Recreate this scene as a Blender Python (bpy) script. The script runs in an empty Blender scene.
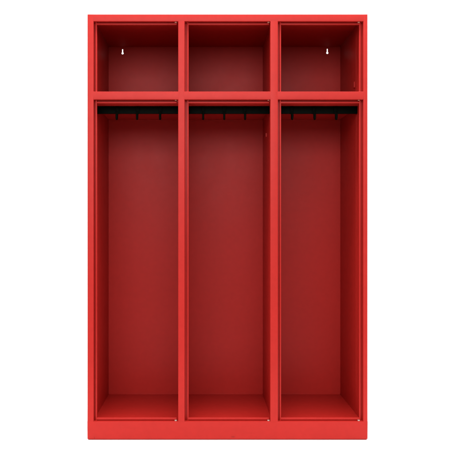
import bpy, bmesh, math, random
from mathutils import Vector, Matrix

random.seed(4)
scene = bpy.context.scene
C = scene.collection

# ------------------------------------------------------------------ measures
K = 0.004225            # metres per unit of elevation drawing
CX = 205.0              # eye line of the camera in drawing units
CZ = 226.0
D = 3.0                 # camera to front plane
BACK = 0.50             # inside depth


def X(u):
    return (u - 227.0) * K


def Z(v):
    return (440.0 - v) * K


def ux(u, d):           # drawing unit seen at depth d -> real drawing unit
    return CX + (u - CX) * (D + d) / D


def uz(v, d):
    return CZ + (v - CZ) * (D + d) / D


# ------------------------------------------------------------------ materials
def new_mat(name):
    m = bpy.data.materials.new(name)
    m.use_nodes = True
    nt = m.node_tree
    return m, nt, nt.nodes["Principled BSDF"]


def red_paint(name, wavy, rough=0.0, spec=0.18, marks=()):
    m, nt, p = new_mat(name)
    tc = nt.nodes.new("ShaderNodeTexCoord")
    n1 = nt.nodes.new("ShaderNodeTexNoise")
    n1.inputs["Scale"].default_value = 5.0
    n1.inputs["Detail"].default_value = 4.0
    nt.links.new(tc.outputs["Object"], n1.inputs["Vector"])
    ramp = nt.nodes.new("ShaderNodeValToRGB")
    ramp.color_ramp.elements[0].position = 0.3
    ramp.color_ramp.elements[1].position = 0.7
    ramp.color_ramp.elements[0].color = (0.410, 0.0160, 0.0118, 1)
    ramp.color_ramp.elements[1].color = (0.430, 0.0172, 0.0130, 1)
    nt.links.new(n1.outputs["Fac"], ramp.inputs["Fac"])
    # fine cloudiness of the coat and handling marks, none of it tied to the light
    n5 = nt.nodes.new("ShaderNodeTexNoise")
    n5.inputs["Scale"].default_value = 38.0
    n5.inputs["Detail"].default_value = 6.0
    n5.inputs["Roughness"].default_value = 0.65
    nt.links.new(tc.outputs["Object"], n5.inputs["Vector"])
    cl = nt.nodes.new("ShaderNodeMapRange")
    cl.inputs["From Min"].default_value = 0.35
    cl.inputs["From Max"].default_value = 0.65
    cl.inputs["To Min"].default_value = 0.965
    cl.inputs["To Max"].default_value = 1.035
    nt.links.new(n5.outputs["Fac"], cl.inputs["Value"])
    val = cl.outputs["Result"]
    for (mc, ms, mk) in marks:
        mp = nt.nodes.new("ShaderNodeMapping")
        mp.inputs["Location"].default_value = (-X(mc[0]) / (ms[0] * K), 0, -Z(mc[1]) / (ms[1] * K))
        mp.inputs["Scale"].default_value = (1 / (ms[0] * K), 1, 1 / (ms[1] * K))
        nt.links.new(tc.outputs["Object"], mp.inputs["Vector"])
        ln = nt.nodes.new("ShaderNodeVectorMath")
        ln.operation = 'LENGTH'
        nt.links.new(mp.outputs["Vector"], ln.inputs[0])
        fr = nt.nodes.new("ShaderNodeMapRange")
        fr.interpolation_type = 'SMOOTHSTEP'
        fr.inputs["From Min"].default_value = 0.3
        fr.inputs["From Max"].default_value = 1.1
        fr.inputs["To Min"].default_value = mk
        fr.inputs["To Max"].default_value = 1.0
        nt.links.new(ln.outputs["Value"], fr.inputs["Value"])
        mu = nt.nodes.new("ShaderNodeMath")
        mu.operation = 'MULTIPLY'
        nt.links.new(val, mu.inputs[0])
        nt.links.new(fr.outputs["Result"], mu.inputs[1])
        val = mu.outputs["Value"]
    vm = nt.nodes.new("ShaderNodeVectorMath")
    vm.operation = 'SCALE'
    nt.links.new(ramp.outputs["Color"], vm.inputs[0])
    nt.links.new(val, vm.inputs["Scale"])
    nt.links.new(vm.outputs["Vector"], p.inputs["Base Color"])
    mr = nt.nodes.new("ShaderNodeMapRange")
    mr.inputs["To Min"].default_value = 0.36 + rough
    mr.inputs["To Max"].default_value = 0.46 + rough
    n3 = nt.nodes.new("ShaderNodeTexNoise")
    n3.inputs["Scale"].default_value = 14.0
    n3.inputs["Detail"].default_value = 5.0
    nt.links.new(tc.outputs["Object"], n3.inputs["Vector"])
    nt.links.new(n3.outputs["Fac"], mr.inputs["Value"])
    nt.links.new(mr.outputs["Result"], p.inputs["Roughness"])
    # orange peel of the powder coat
    n2 = nt.nodes.new("ShaderNodeTexNoise")
    n2.inputs["Scale"].default_value = 320.0
    n2.inputs["Detail"].default_value = 2.0
    nt.links.new(tc.outputs["Object"], n2.inputs["Vector"])
    n4 = nt.nodes.new("ShaderNodeTexNoise")      # slight waviness of thin sheet
    n4.inputs["Scale"].default_value = 3.0
    n4.inputs["Detail"].default_value = 1.0
    nt.links.new(tc.outputs["Object"], n4.inputs["Vector"])
    b0 = nt.nodes.new("ShaderNodeBump")
    b0.inputs["Strength"].default_value = wavy
    b0.inputs["Distance"].default_value = 0.006
    nt.links.new(n4.outputs["Fac"], b0.inputs["Height"])
    b = nt.nodes.new("ShaderNodeBump")
    b.inputs["Strength"].default_value = 0.06
    b.inputs["Distance"].default_value = 0.0006
    nt.links.new(n2.outputs["Fac"], b.inputs["Height"])
    nt.links.new(b0.outputs["Normal"], b.inputs["Normal"])
    nt.links.new(b.outputs["Normal"], p.inputs["Normal"])
    p.inputs["Specular IOR Level"].default_value = spec
    return m


def plain(name, col, rough, metal=0.0, spec=0.5):
    m, nt, p = new_mat(name)
    tc = nt.nodes.new("ShaderNodeTexCoord")
    n = nt.nodes.new("ShaderNodeTexNoise")
    n.inputs["Scale"].default_value = 60.0
    nt.links.new(tc.outputs["Object"], n.inputs["Vector"])
    mr = nt.nodes.new("ShaderNodeMapRange")
    mr.inputs["To Min"].default_value = rough - 0.06
    mr.inputs["To Max"].default_value = rough + 0.06
    nt.links.new(n.outputs["Fac"], mr.inputs["Value"])
    nt.links.new(mr.outputs["Result"], p.inputs["Roughness"])
    p.inputs["Base Color"].default_value = (*col, 1)
    p.inputs["Metallic"].default_value = metal
    p.inputs["Specular IOR Level"].default_value = spec
    return m


RED = red_paint("red_powder_coat", 0.0)
SHEET = red_paint("red_powder_coat_thin_sheet", 0.16, 0.04, 0.18)
DULL = red_paint("red_primer_coat_dull", 0.10, 0.32, 0.08)
SCUFFED = red_paint("red_powder_coat_scuffed", 0.0, 0.0, 0.18,
                    (((233.0, 436.9), (2.6, 1.1), 0.72), ((94.4, 438.0), (0.35, 1.8), 0.55), ((250.0, 433.0), (9.0, 0.5), 0.93),
                     ((130.0, 428.0), (14.0, 0.45), 0.95), ((318.0, 435.0), (11.0, 0.4), 0.95)))
BLACK = plain("black_hook_steel", (0.0018, 0.0032, 0.0018), 0.5, 0.0, 0.03)
NYLON = plain("white_nylon", (0.50, 0.44, 0.38), 0.6)
WORN_GLINT = plain("worn_pivot_plastic_glint", (0.50, 0.22, 0.15), 0.6)
PAPER = plain("white_studio_paper", (0.94, 0.94, 0.94), 0.85)


# ------------------------------------------------------------------ mesh helpers
def box(bm, x0, x1, y0, y1, z0, z1, bev=0.0012, seg=3):
    r = bmesh.ops.create_cube(bm, size=1.0)
    vs = r["verts"]
    c = Vector(((x0 + x1) / 2, (y0 + y1) / 2, (z0 + z1) / 2))
    s = Vector((abs(x1 - x0), abs(y1 - y0), abs(z1 - z0)))
    for v in vs:
        v.co = Vector((v.co.x * s.x, v.co.y * s.y, v.co.z * s.z)) + c
    if bev > 0:
        bev = min(bev, 0.45 * min(s))
        es = list({e for v in vs for e in v.link_edges})
        bmesh.ops.bevel(bm, geom=es, offset=bev, segments=seg, profile=0.5, affect='EDGES')


def ubox(bm, u0, u1, y0, y1, v0, v1, bev=0.0012):
    """box in drawing units (u to the right, v downwards), y in metres"""
    box(bm, X(u0), X(u1), y0, y1, Z(v1), Z(v0), bev)


def bar(bm, x0, x1, y0, y1, z0, z1, rules):
    """box whose edges are rounded by rules: list of (test(a, b), radius); a, b in -1..1 corner signs"""
    r = bmesh.ops.create_cube(bm, size=2.0)
    c = Vector(((x0 + x1) / 2, (y0 + y1) / 2, (z0 + z1) / 2))
    h = Vector((abs(x1 - x0), abs(y1 - y0), abs(z1 - z0))) / 2
    for v in r["verts"]:
        v.co = Vector((v.co.x * h.x, v.co.y * h.y, v.co.z * h.z)) + c
    lo, hi = c - h * 1.001, c + h * 1.001
    for test, rad in rules:
        g = []
        for e in bm.edges:
            m = (e.verts[0].co + e.verts[1].co) / 2
            if all(lo[k] <= m[k] <= hi[k] for k in range(3)) and e.calc_length() > 0.011:
                if test(Vector(((m.x - c.x) / h.x, (m.y - c.y) / h.y, (m.z - c.z) / h.z))):
                    g.append(e)
        if g:
            bmesh.ops.bevel(bm, geom=g, offset=rad, segments=4, profile=0.5, affect='EDGES')


def disc(bm, centre, axis, r, h, seg=24, bev=0.0005):
    q = Vector((0, 0, 1)).rotation_difference(Vector(axis)).to_matrix().to_4x4()
    r_ = bmesh.ops.create_cone(bm, cap_ends=True, segments=seg, radius1=r, radius2=r, depth=h,
                               matrix=Matrix.Translation(centre) @ q)
    es = [e for e in {e for v in r_["verts"] for e in v.link_edges}
          if max(len(f.verts) for f in e.link_faces) > 4]
    bmesh.ops.bevel(bm, geom=es, offset=bev, segments=2, profile=0.5, affect='EDGES')


def tube(bm, pts, r, seg=12):
    """round bar along pts with rounded ends"""
    rings = []
    n = len(pts)
    for i, p in enumerate(pts):
        t = (pts[min(i + 1, n - 1)] - pts[max(i - 1, 0)]).normalized()
        a = Vector((1, 0, 0))
        b = t.cross(a).normalized()
        rr = r[i] if isinstance(r, (list, tuple)) else r
        rings.append([bm.verts.new(p + a * rr * math.cos(2 * math.pi * k / seg) + b * rr * math.sin(2 * math.pi * k / seg))
                      for k in range(seg)])
    for i in range(n - 1):
        for k in range(seg):
            bm.faces.new((rings[i][k], rings[i][(k + 1) % seg], rings[i + 1][(k + 1) % seg], rings[i + 1][k]))
    bm.faces.new(rings[0][::-1])
    bm.faces.new(rings[-1])


def obj(name, bm, mat, parent=None):
    bmesh.ops.recalc_face_normals(bm, faces=bm.faces[:])
    me = bpy.data.meshes.new(name)
    bm.to_mesh(me)
    bm.free()
    me.materials.append(mat)
    for p in me.polygons:
        p.use_smooth = True
    try:
        me.set_sharp_from_angle(angle=math.radians(35))
    except Exception:
        pass
    o = bpy.data.objects.new(name, me)
    C.objects.link(o)
    if parent:
        o.parent = parent
    return o


def B():
    return bmesh.new()


# ------------------------------------------------------------------ the locker
locker = bpy.data.objects.new("locker", None)
C.objects.link(locker)
locker["label"] = "tall red steel locker with three open doorless compartments, top shelves and black hook rails"
locker["category"] = "locker"

L0, L1 = 87.4, 367.6            # outer width
TOP, BASE = 14.2, 440.0         # outer height
WALL_L, WALL_R = 88.6, 366.4    # side panels' outer faces
T = 0.0016                      # sheet
REB = 0.0265                    # door rebate depth
LIPD = REB

# mid stiles: face left, face right, lip right edge (as seen)
MID = [(178.2, 184.6, 188.4), (270.4, 277.9, 280.6)]
OPEN = [(97.0, 178.2), (188.4, 270.4), (280.6, 359.0)]   # clear openings as seen

# --- shell -----------------------------------------------------------------
for side in (-1, 1):
    u = 92.6 if side < 0 else 362.8         # inner face
    bm = B()
    x = X(u)
    xo = X(89.2 if side < 0 else 365.8)     # double skinned side, outer face
    box(bm, min(x, xo), max(x, xo), 0.031, BACK - 0.0002, Z(438.5), Z(15.0), 0.0003)
    sp = obj("side_panel", bm, SHEET, locker)
    # slim folded seam down the side panel behind the front post
    bm = B()
    xa = X(u)
    box(bm, min(xa, xa - side * 0.0016), max(xa, xa - side * 0.0016), 0.128, 0.140, Z(422.0), Z(17.4), 0.0007)
    obj("side_seam", bm, RED, sp)

# back panel with two keyhole slots for hanging on a wall
bm = B()


def loop(pts):
    vs = [bm.verts.new(p) for p in pts]
    return [bm.edges.new((vs[i], vs[(i + 1) % len(vs)])) for i in range(len(vs))]


edges = loop([Vector((X(89.6), BACK, Z(438.0))), Vector((X(365.6), BACK, Z(438.0))),
              Vector((X(365.6), BACK, Z(14.8))), Vector((X(89.6), BACK, Z(14.8)))])
for (ku, kv) in ((122.6, 53.3), (327.3, 52.9)):
    cx, cz = X(ux(ku, BACK)), Z(uz(kv, BACK))
    r, w, h = 0.0053, 0.0026, 0.0205
    a0 = math.asin(w / r)
    pts = []
    for k in range(15):
        a = math.pi / 2 + a0 + (2 * math.pi - 2 * a0) * k / 14
        pts.append(Vector((cx + r * math.cos(a), BACK, cz + r * math.sin(a))))
    for k in range(9):
        a = math.pi * k / 8
        pts.append(Vector((cx + w * math.cos(a), BACK, cz + h + w * math.sin(a) - w)))
    edges += loop(pts)
bmesh.ops.triangle_fill(bm, use_beauty=True, use_dissolve=False, edges=edges)
bmesh.ops.solidify(bm, geom=bm.faces[:], thickness=0.0009)
back = obj("back_panel", bm, SHEET, locker)

bm = B()
box(bm, X(92.65), X(362.75), 0.031, BACK - 0.0003, Z(17.0), Z(15.2), 0.0003)
obj("top_panel", bm, DULL, locker)

# floor panel of each compartment, dividers, shelves
walls = [92.6, 181.2, 272.6, 362.8]
for i in (1, 2):
    bm = B()
    box(bm, X(walls[i]) - T / 2, X(walls[i]) + T / 2, 0.031, BACK - 0.0003, Z(423.4), Z(17.05), 0.0004)
    dv = obj("divider", bm, SHEET, locker)
for i in range(3):
    a = X(walls[i]) + (0.0009 if i else 0.0001)
    b = X(walls[i + 1]) - (0.0009 if i < 2 else 0.0001)
    bm = B()
    box(bm, a, b, 0.031, BACK - 0.0006, Z(424.4), Z(422.2), 0.0004)
    # hem of the tray at the back, a few mm of upstand
    box(bm, a + 0.001, b - 0.001, BACK - 0.0028, BACK - 0.0010, Z(422.4), Z(421.4), 0.0005)
    obj("floor_panel", bm, SHEET, locker)
    bm = B()
    box(bm, a, b, 0.031, BACK - 0.0006, Z(102.0), Z(100.6), 0.0004)
    box(bm, a + 0.001, b - 0.001, BACK - 0.0028, BACK - 0.0010, Z(103.6), Z(101.8), 0.0005)
    obj("shelf", bm, SHEET, locker)

# --- front frame -------------------------------------------------------------
stops_v = (uz(25.2, LIPD), uz(417.3, LIPD))


def stop(bm, u0, u1, v0, v1, inner, bev=0.0013):
    """door stop strip with a raised bead folded forward along its inner edge"""
    ubox(bm, u0, u1, LIPD, LIPD + 0.005, v0, v1, bev)
    w = 2.1 if inner == 'up' else 1.25
    if inner == 'right':
        u0 = u1 - w
    elif inner == 'left':
        u1 = u0 + w
    elif inner == 'low':
        v0 = v1 - w
    else:
        v1 = v0 + w
    o = 0.26       # bead stands a hair proud of the strip's edge
    ubox(bm, u0 - (o if inner == 'left' else 0), u1 + (o if inner == 'right' else 0), LIPD - 0.0105, LIPD + 0.0042,
         v0 - (o if inner == 'up' else 0), v1 + (o if inner == 'low' else 0), 0.0016)


JB = 0.0011
stiles = []
# outer stiles
for side in (-1, 1):
    f0, f1 = (L0, 93.5) if side < 0 else (363.4, L1)
    bm = B()
    bar(bm, X(f0), X(f1), 0.0001, 0.031, Z(421.5) - 0.0011, Z(TOP), [
        (lambda m, q=side: (abs(m.z) < .3 and m.x * q > .995 and m.y < -.995)
            or (abs(m.x) < .3 and m.z > .995 and m.y < -.995), 0.0030),
        (lambda m, q=side: abs(m.z) < .3 and m.x * q < -.995 and m.y < -.995, 0.0013)])
    st = obj("stile", bm, RED, locker)
    stiles.append(st)
    bm = B()
    if side < 0:
        stop(bm, 92.6, ux(97.0, LIPD), 19.8, 422.6, 'right')
    else:
        stop(bm, ux(359.0, LIPD), 364.2, 19.8, 422.6, 'left')
    obj("door_stop", bm, RED, st)
for (f0, f1, lp) in MID:
    bm = B()
    bar(bm, X(f0), X(f1), -0.0001, 0.031, Z(421.5) - 0.0011, Z(21.25) + 0.0016,
        [(lambda m: abs(m.z) < .3 and m.y < -.995, 0.0013)])
    st = obj("stile", bm, RED, locker)
    stiles.append(st)
    bm = B()
    stop(bm, f1 - 1.0, ux(lp, LIPD), 19.8, 422.6, 'right')
    obj("door_stop", bm, RED, st)

# top rail
bm = B()
bar(bm, X(93.5) - 0.0016, X(363.4) + 0.0016, 0.0, 0.031, Z(21.25), Z(TOP) - 0.0001, [
    (lambda m: abs(m.x) < .3 and m.y < -.995 and m.z < -.995, 0.0013),
    (lambda m: abs(m.x) < .3 and m.y < -.995 and m.z > .995, 0.0030)])
top_rail = obj("top_rail", bm, RED, locker)
bays = [(93.5, 178.2), (184.6, 270.4), (277.9, 363.4)]
lips = [(ux(97.0, LIPD), 176.3), (ux(188.4, LIPD), 269.2), (ux(280.6, LIPD), ux(359.0, LIPD))]
for (a, b) in lips:
    bm = B()
    stop(bm, a - 0.3, b + 0.3, 20.4, uz(25.1, LIPD), 'low')
    o = obj("door_stop", bm, RED, top_rail)
    o.location.y = -0.0004

# plinth
bm = B()
bar(bm, X(L0), X(L1), 0.0002, 0.031, Z(BASE - 0.9), Z(421.5), [
    (lambda m: abs(m.x) < .3 and m.y < -.995 and m.z > .995, 0.0008),
    (lambda m: (abs(m.x) < .3 and m.y < -.995 and m.z < -.995)
        or (abs(m.z) < .3 and abs(m.x) > .995 and m.y < -.995), 0.0030)])
# folded foot of the plinth, set a little back, and the sides and rear of the base
ubox(bm, L0 + 0.6, L1 - 0.6, 0.0060, 0.030, 437.0, BASE, 0.0004)
plinth = obj("plinth", bm, SCUFFED, locker)
for side in (-1, 1):
    bm = B()
    u = 92.0 if side < 0 else 363.2
    box(bm, X(u), X(u) + side * 0.006, 0.032, BACK - 0.001, Z(440.0), Z(424.6), 0.0006)
    obj("base_panel", bm, RED, locker)
bm = B()
box(bm, X(91.0), X(364.2), BACK - 0.006, BACK - 0.0012, Z(440.0), Z(424.8), 0.0006)
obj("base_panel", bm, RED, locker)
for (a, b) in lips:
    bm = B()
    stop(bm, a - 0.3, b + 0.3, uz(417.3, LIPD), 423.4, 'up')
    o = obj("door_stop", bm, RED, plinth)
    o.location.y = -0.0004

# shelf rails with their stops
rails = []
for i in range(3):
    bm = B()
    a, b = bays[i]
    bar(bm, X(a) - 0.0016, X(b) + 0.0016, -0.0002, 0.031, Z(99.5), Z(91.5),
        [(lambda m: abs(m.x) < .3 and m.y < -.995, 0.0014)])
    rl = obj("shelf_rail", bm, RED, locker)
    rails.append(rl)
    bm = B()
    stop(bm, lips[i][0] - 0.3, lips[i][1] + 0.3, 98.4, uz(103.4, LIPD), 'low')
    o = obj("door_stop", bm, RED, rl)
    o.location.y = -0.0004


# --- hinge bushings on the hinge side of every door opening ------------------
def bushing(u, v, up, parent, mat, r=0.0055, h=0.0042):
    """flat pivot bushing set in the rebate; up = direction it sticks out"""
    bm = B()
    c = Vector((X(u), 0.0125, Z(v)))
    disc(bm, c + Vector((0, 0, up * (h / 2 - 0.001))), (0, 0, 1), r, h, 28, 0.0007)
    obj("hinge_bushing", bm, mat, parent)


HX = [175.7, 268.8, 359.4]
for i, hx in enumerate(HX):
    bushing(hx, 21.3, -1, top_rail, WORN_GLINT, 0.0050, 0.0040)
    bushing(hx, 99.6, -1, rails[i], WORN_GLINT, 0.0042, 0.0034)
    bushing(hx, 91.45, 1, rails[i], WORN_GLINT, 0.0060, 0.0020)  # pale tone paints in the highlight on the shelf rail's top edge
    bushing(hx, 421.4, 1, plinth, NYLON, 0.0050, 0.0036)


# --- strike tabs on the lock side walls --------------------------------------
def tab(u_wall, side, y, v0, v1, parent, depth=0.016):
    bm = B()
    x = X(u_wall)
    box(bm, min(x, x - side * 0.006), max(x, x - side * 0.006), y, y + depth, Z(v1), Z(v0), 0.0008)
    obj("strike_tab", bm, RED, parent)


dividers = [o for o in locker.children if o.name.startswith("divider")]
sides = [o for o in locker.children if o.name.startswith("side_panel")]
tab(362.8, 1, 0.150, uz(82, .16), uz(88, .16), sides[1])
tab(272.6 - 0.2, 1, 0.045, uz(128.5, .05), uz(139.5, .05), dividers[1], 0.010)
tab(272.6 - 0.2, 1, 0.26, uz(133, .26), uz(137, .26), dividers[1], 0.004)

# --- hook rails ---------------------------------------------------------------
RD = 0.10
hook_px = [(117.0, 137.3, 160.2), (203.2, 224.2, 245.0), (292.0, 314.4, 336.0)]
hook_proto = None
for i in range(3):
    bm = B()
    a = X(walls[i]) + 0.0014
    b = X(walls[i + 1]) - 0.0014
    if i == 0:
        a = X(walls[0]) + 0.003
    zt, zb = Z(uz(106.4, RD)), Z(uz(113.6, RD))
    box(bm, a, b, RD, RD + 0.0022, zb, zt, 0.0006)
    box(bm, a, b, RD + 0.001, RD + 0.020, zt - 0.0022, zt - 0.0001, 0.0006)      # upper flange
    box(bm, a, b, RD + 0.001, RD + 0.014, zb + 0.0001, zb + 0.0022, 0.0006)      # lower flange
    for f in (0.12, 0.88):       # stand-offs screwed to the underside of the shelf
        cx = a + (b - a) * f
        box(bm, cx - 0.010, cx + 0.010, RD + 0.004, RD + 0.018, zt - 0.002, Z(102.05), 0.0006)
    hr = obj("hook_rail", bm, BLACK, locker)
    for hu in hook_px[i]:
        hx = X(ux(hu, RD - 0.01))
        if hook_proto is None:
            bm = B()
            # slider on the rail, then the hook bar swept down, forward and up
            box(bm, -0.0075, 0.0075, RD - 0.0050, RD - 0.0004, zb - 0.003, zt - 0.003, 0.0012)
            pts = [Vector((0, RD - 0.004, zb + 0.010)), Vector((0, RD - 0.005, zb - 0.004)),
                   Vector((0, RD - 0.007, zb - 0.014))]
            for k in range(9):
                t = math.pi * k / 8
                pts.append(Vector((0, RD - 0.007 - 0.011 * (1 - math.cos(t)), zb - 0.017 - 0.010 * math.sin(t))))
            pts.append(Vector((0, RD - 0.031, zb - 0.010)))
            pts.append(Vector((0, RD - 0.033, zb - 0.006)))
            tube(bm, pts, [0.0044] * (len(pts) - 1) + [0.003])
            hk = obj("coat_hook", bm, BLACK, hr)
            hook_proto = hk
        else:
            hk = hook_proto.copy()
            C.objects.link(hk)
            hk.parent = hr
        hk.location.x = hx

# ------------------------------------------------------------------ white paper sweep
bm = B()
prof = [(-1.0, 0.0), (-0.55, 0.0)]
for k in range(6):
    prof.append((-0.55 + (k + 1) * 0.4, 0.0))
R_ = 0.9
y0 = 1.9
for k in range(1, 17):
    t = math.pi / 2 * k / 16
    prof.append((y0 + R_ * math.sin(t), R_ * (1 - math.cos(t))))
prof.append((y0 + R_, 5.0))
rows = []
for (y, z) in prof:
    rows.append([bm.verts.new((x, y, z - 0.0005)) for x in (-7.0, -3.0, 0, 3.0, 7.0)])
for i in range(len(rows) - 1):
    for k in range(4):
        bm.faces.new((rows[i][k], rows[i][k + 1], rows[i + 1][k + 1], rows[i + 1][k]))
sweep = obj("ground", bm, PAPER)
sweep["kind"] = "structure"

# ------------------------------------------------------------------ light
W = bpy.data.worlds.new("World")
scene.world = W
W.use_nodes = True
bg = W.node_tree.nodes["Background"]
nt = W.node_tree
tc = nt.nodes.new("ShaderNodeTexCoord")
sep = nt.nodes.new("ShaderNodeSeparateXYZ")
nt.links.new(tc.outputs["Generated"], sep.inputs["Vector"])
mr = nt.nodes.new("ShaderNodeMapRange")
mr.inputs["From Min"].default_value = -1.0
mr.inputs["From Max"].default_value = 1.0
nt.links.new(sep.outputs["Z"], mr.inputs["Value"])
rp = nt.nodes.new("ShaderNodeValToRGB")
els = rp.color_ramp.elements
# bright white studio ceiling and walls, darker floor
els[0].position, els[0].color = 0.38, (0.27, 0.265, 0.26, 1)
els[1].position, els[1].color = 0.66, (1.0, 0.985, 0.975, 1)
e = els.new(0.46)
e.color = (0.50, 0.49, 0.485, 1)
nt.links.new(mr.outputs["Result"], rp.inputs["Fac"])
nt.links.new(rp.outputs["Color"], bg.inputs["Color"])
bg.inputs["Strength"].default_value = 1.44


def area(name, loc, target, sx, sy, power, col=(1, 1, 1)):
    l = bpy.data.lights.new(name, 'AREA')
    l.shape = 'RECTANGLE'
    l.size, l.size_y = sx, sy
    l.energy = power
    l.color = col
    o = bpy.data.objects.new(name, l)
    C.objects.link(o)
    o.location = loc
    o.rotation_euler = (Vector(target) - Vector(loc)).to_track_quat('-Z', 'Y').to_euler()
    return o


area("key_softbox", (-0.3, -3.3, 2.06), (0, 0, 1.0), 2.2, 1.2, 50)
area("top_softbox", (0, -0.4, 2.9), (0, 0, 0.3), 2.4, 0.4, 46)
area("rear_fill", (0, 0.5, 3.6), (0, 0.7, 0), 4.0, 1.2, 35)  # added lamp, keeps the paper floor clipped to white
area("backdrop_fill", (0, 1.0, 3.6), (0, 2.4, 0.9), 5.0, 1.0, 12)  # added lamp, lifts the upright paper to full white

# ------------------------------------------------------------------ camera
cam = bpy.data.cameras.new("camera")
cam.sensor_width = 36.0
cam.lens = 36.0 * D / (454 * K)
cam.shift_x = (227.0 - CX) / 454.0
cam.shift_y = -(227.0 - CZ) / 454.0
cam.clip_end = 200
co = bpy.data.objects.new("camera", cam)
C.objects.link(co)
co.location = (X(CX), -D, Z(CZ))
co.rotation_euler = (math.radians(90), 0, 0)
scene.camera = co

scene.view_settings.view_transform = 'Standard'
scene.view_settings.look = 'None'
scene.view_settings.exposure = -0.07
scene.view_settings.gamma = 1.0
scene.render.resolution_x = 1024
scene.render.resolution_y = 1024
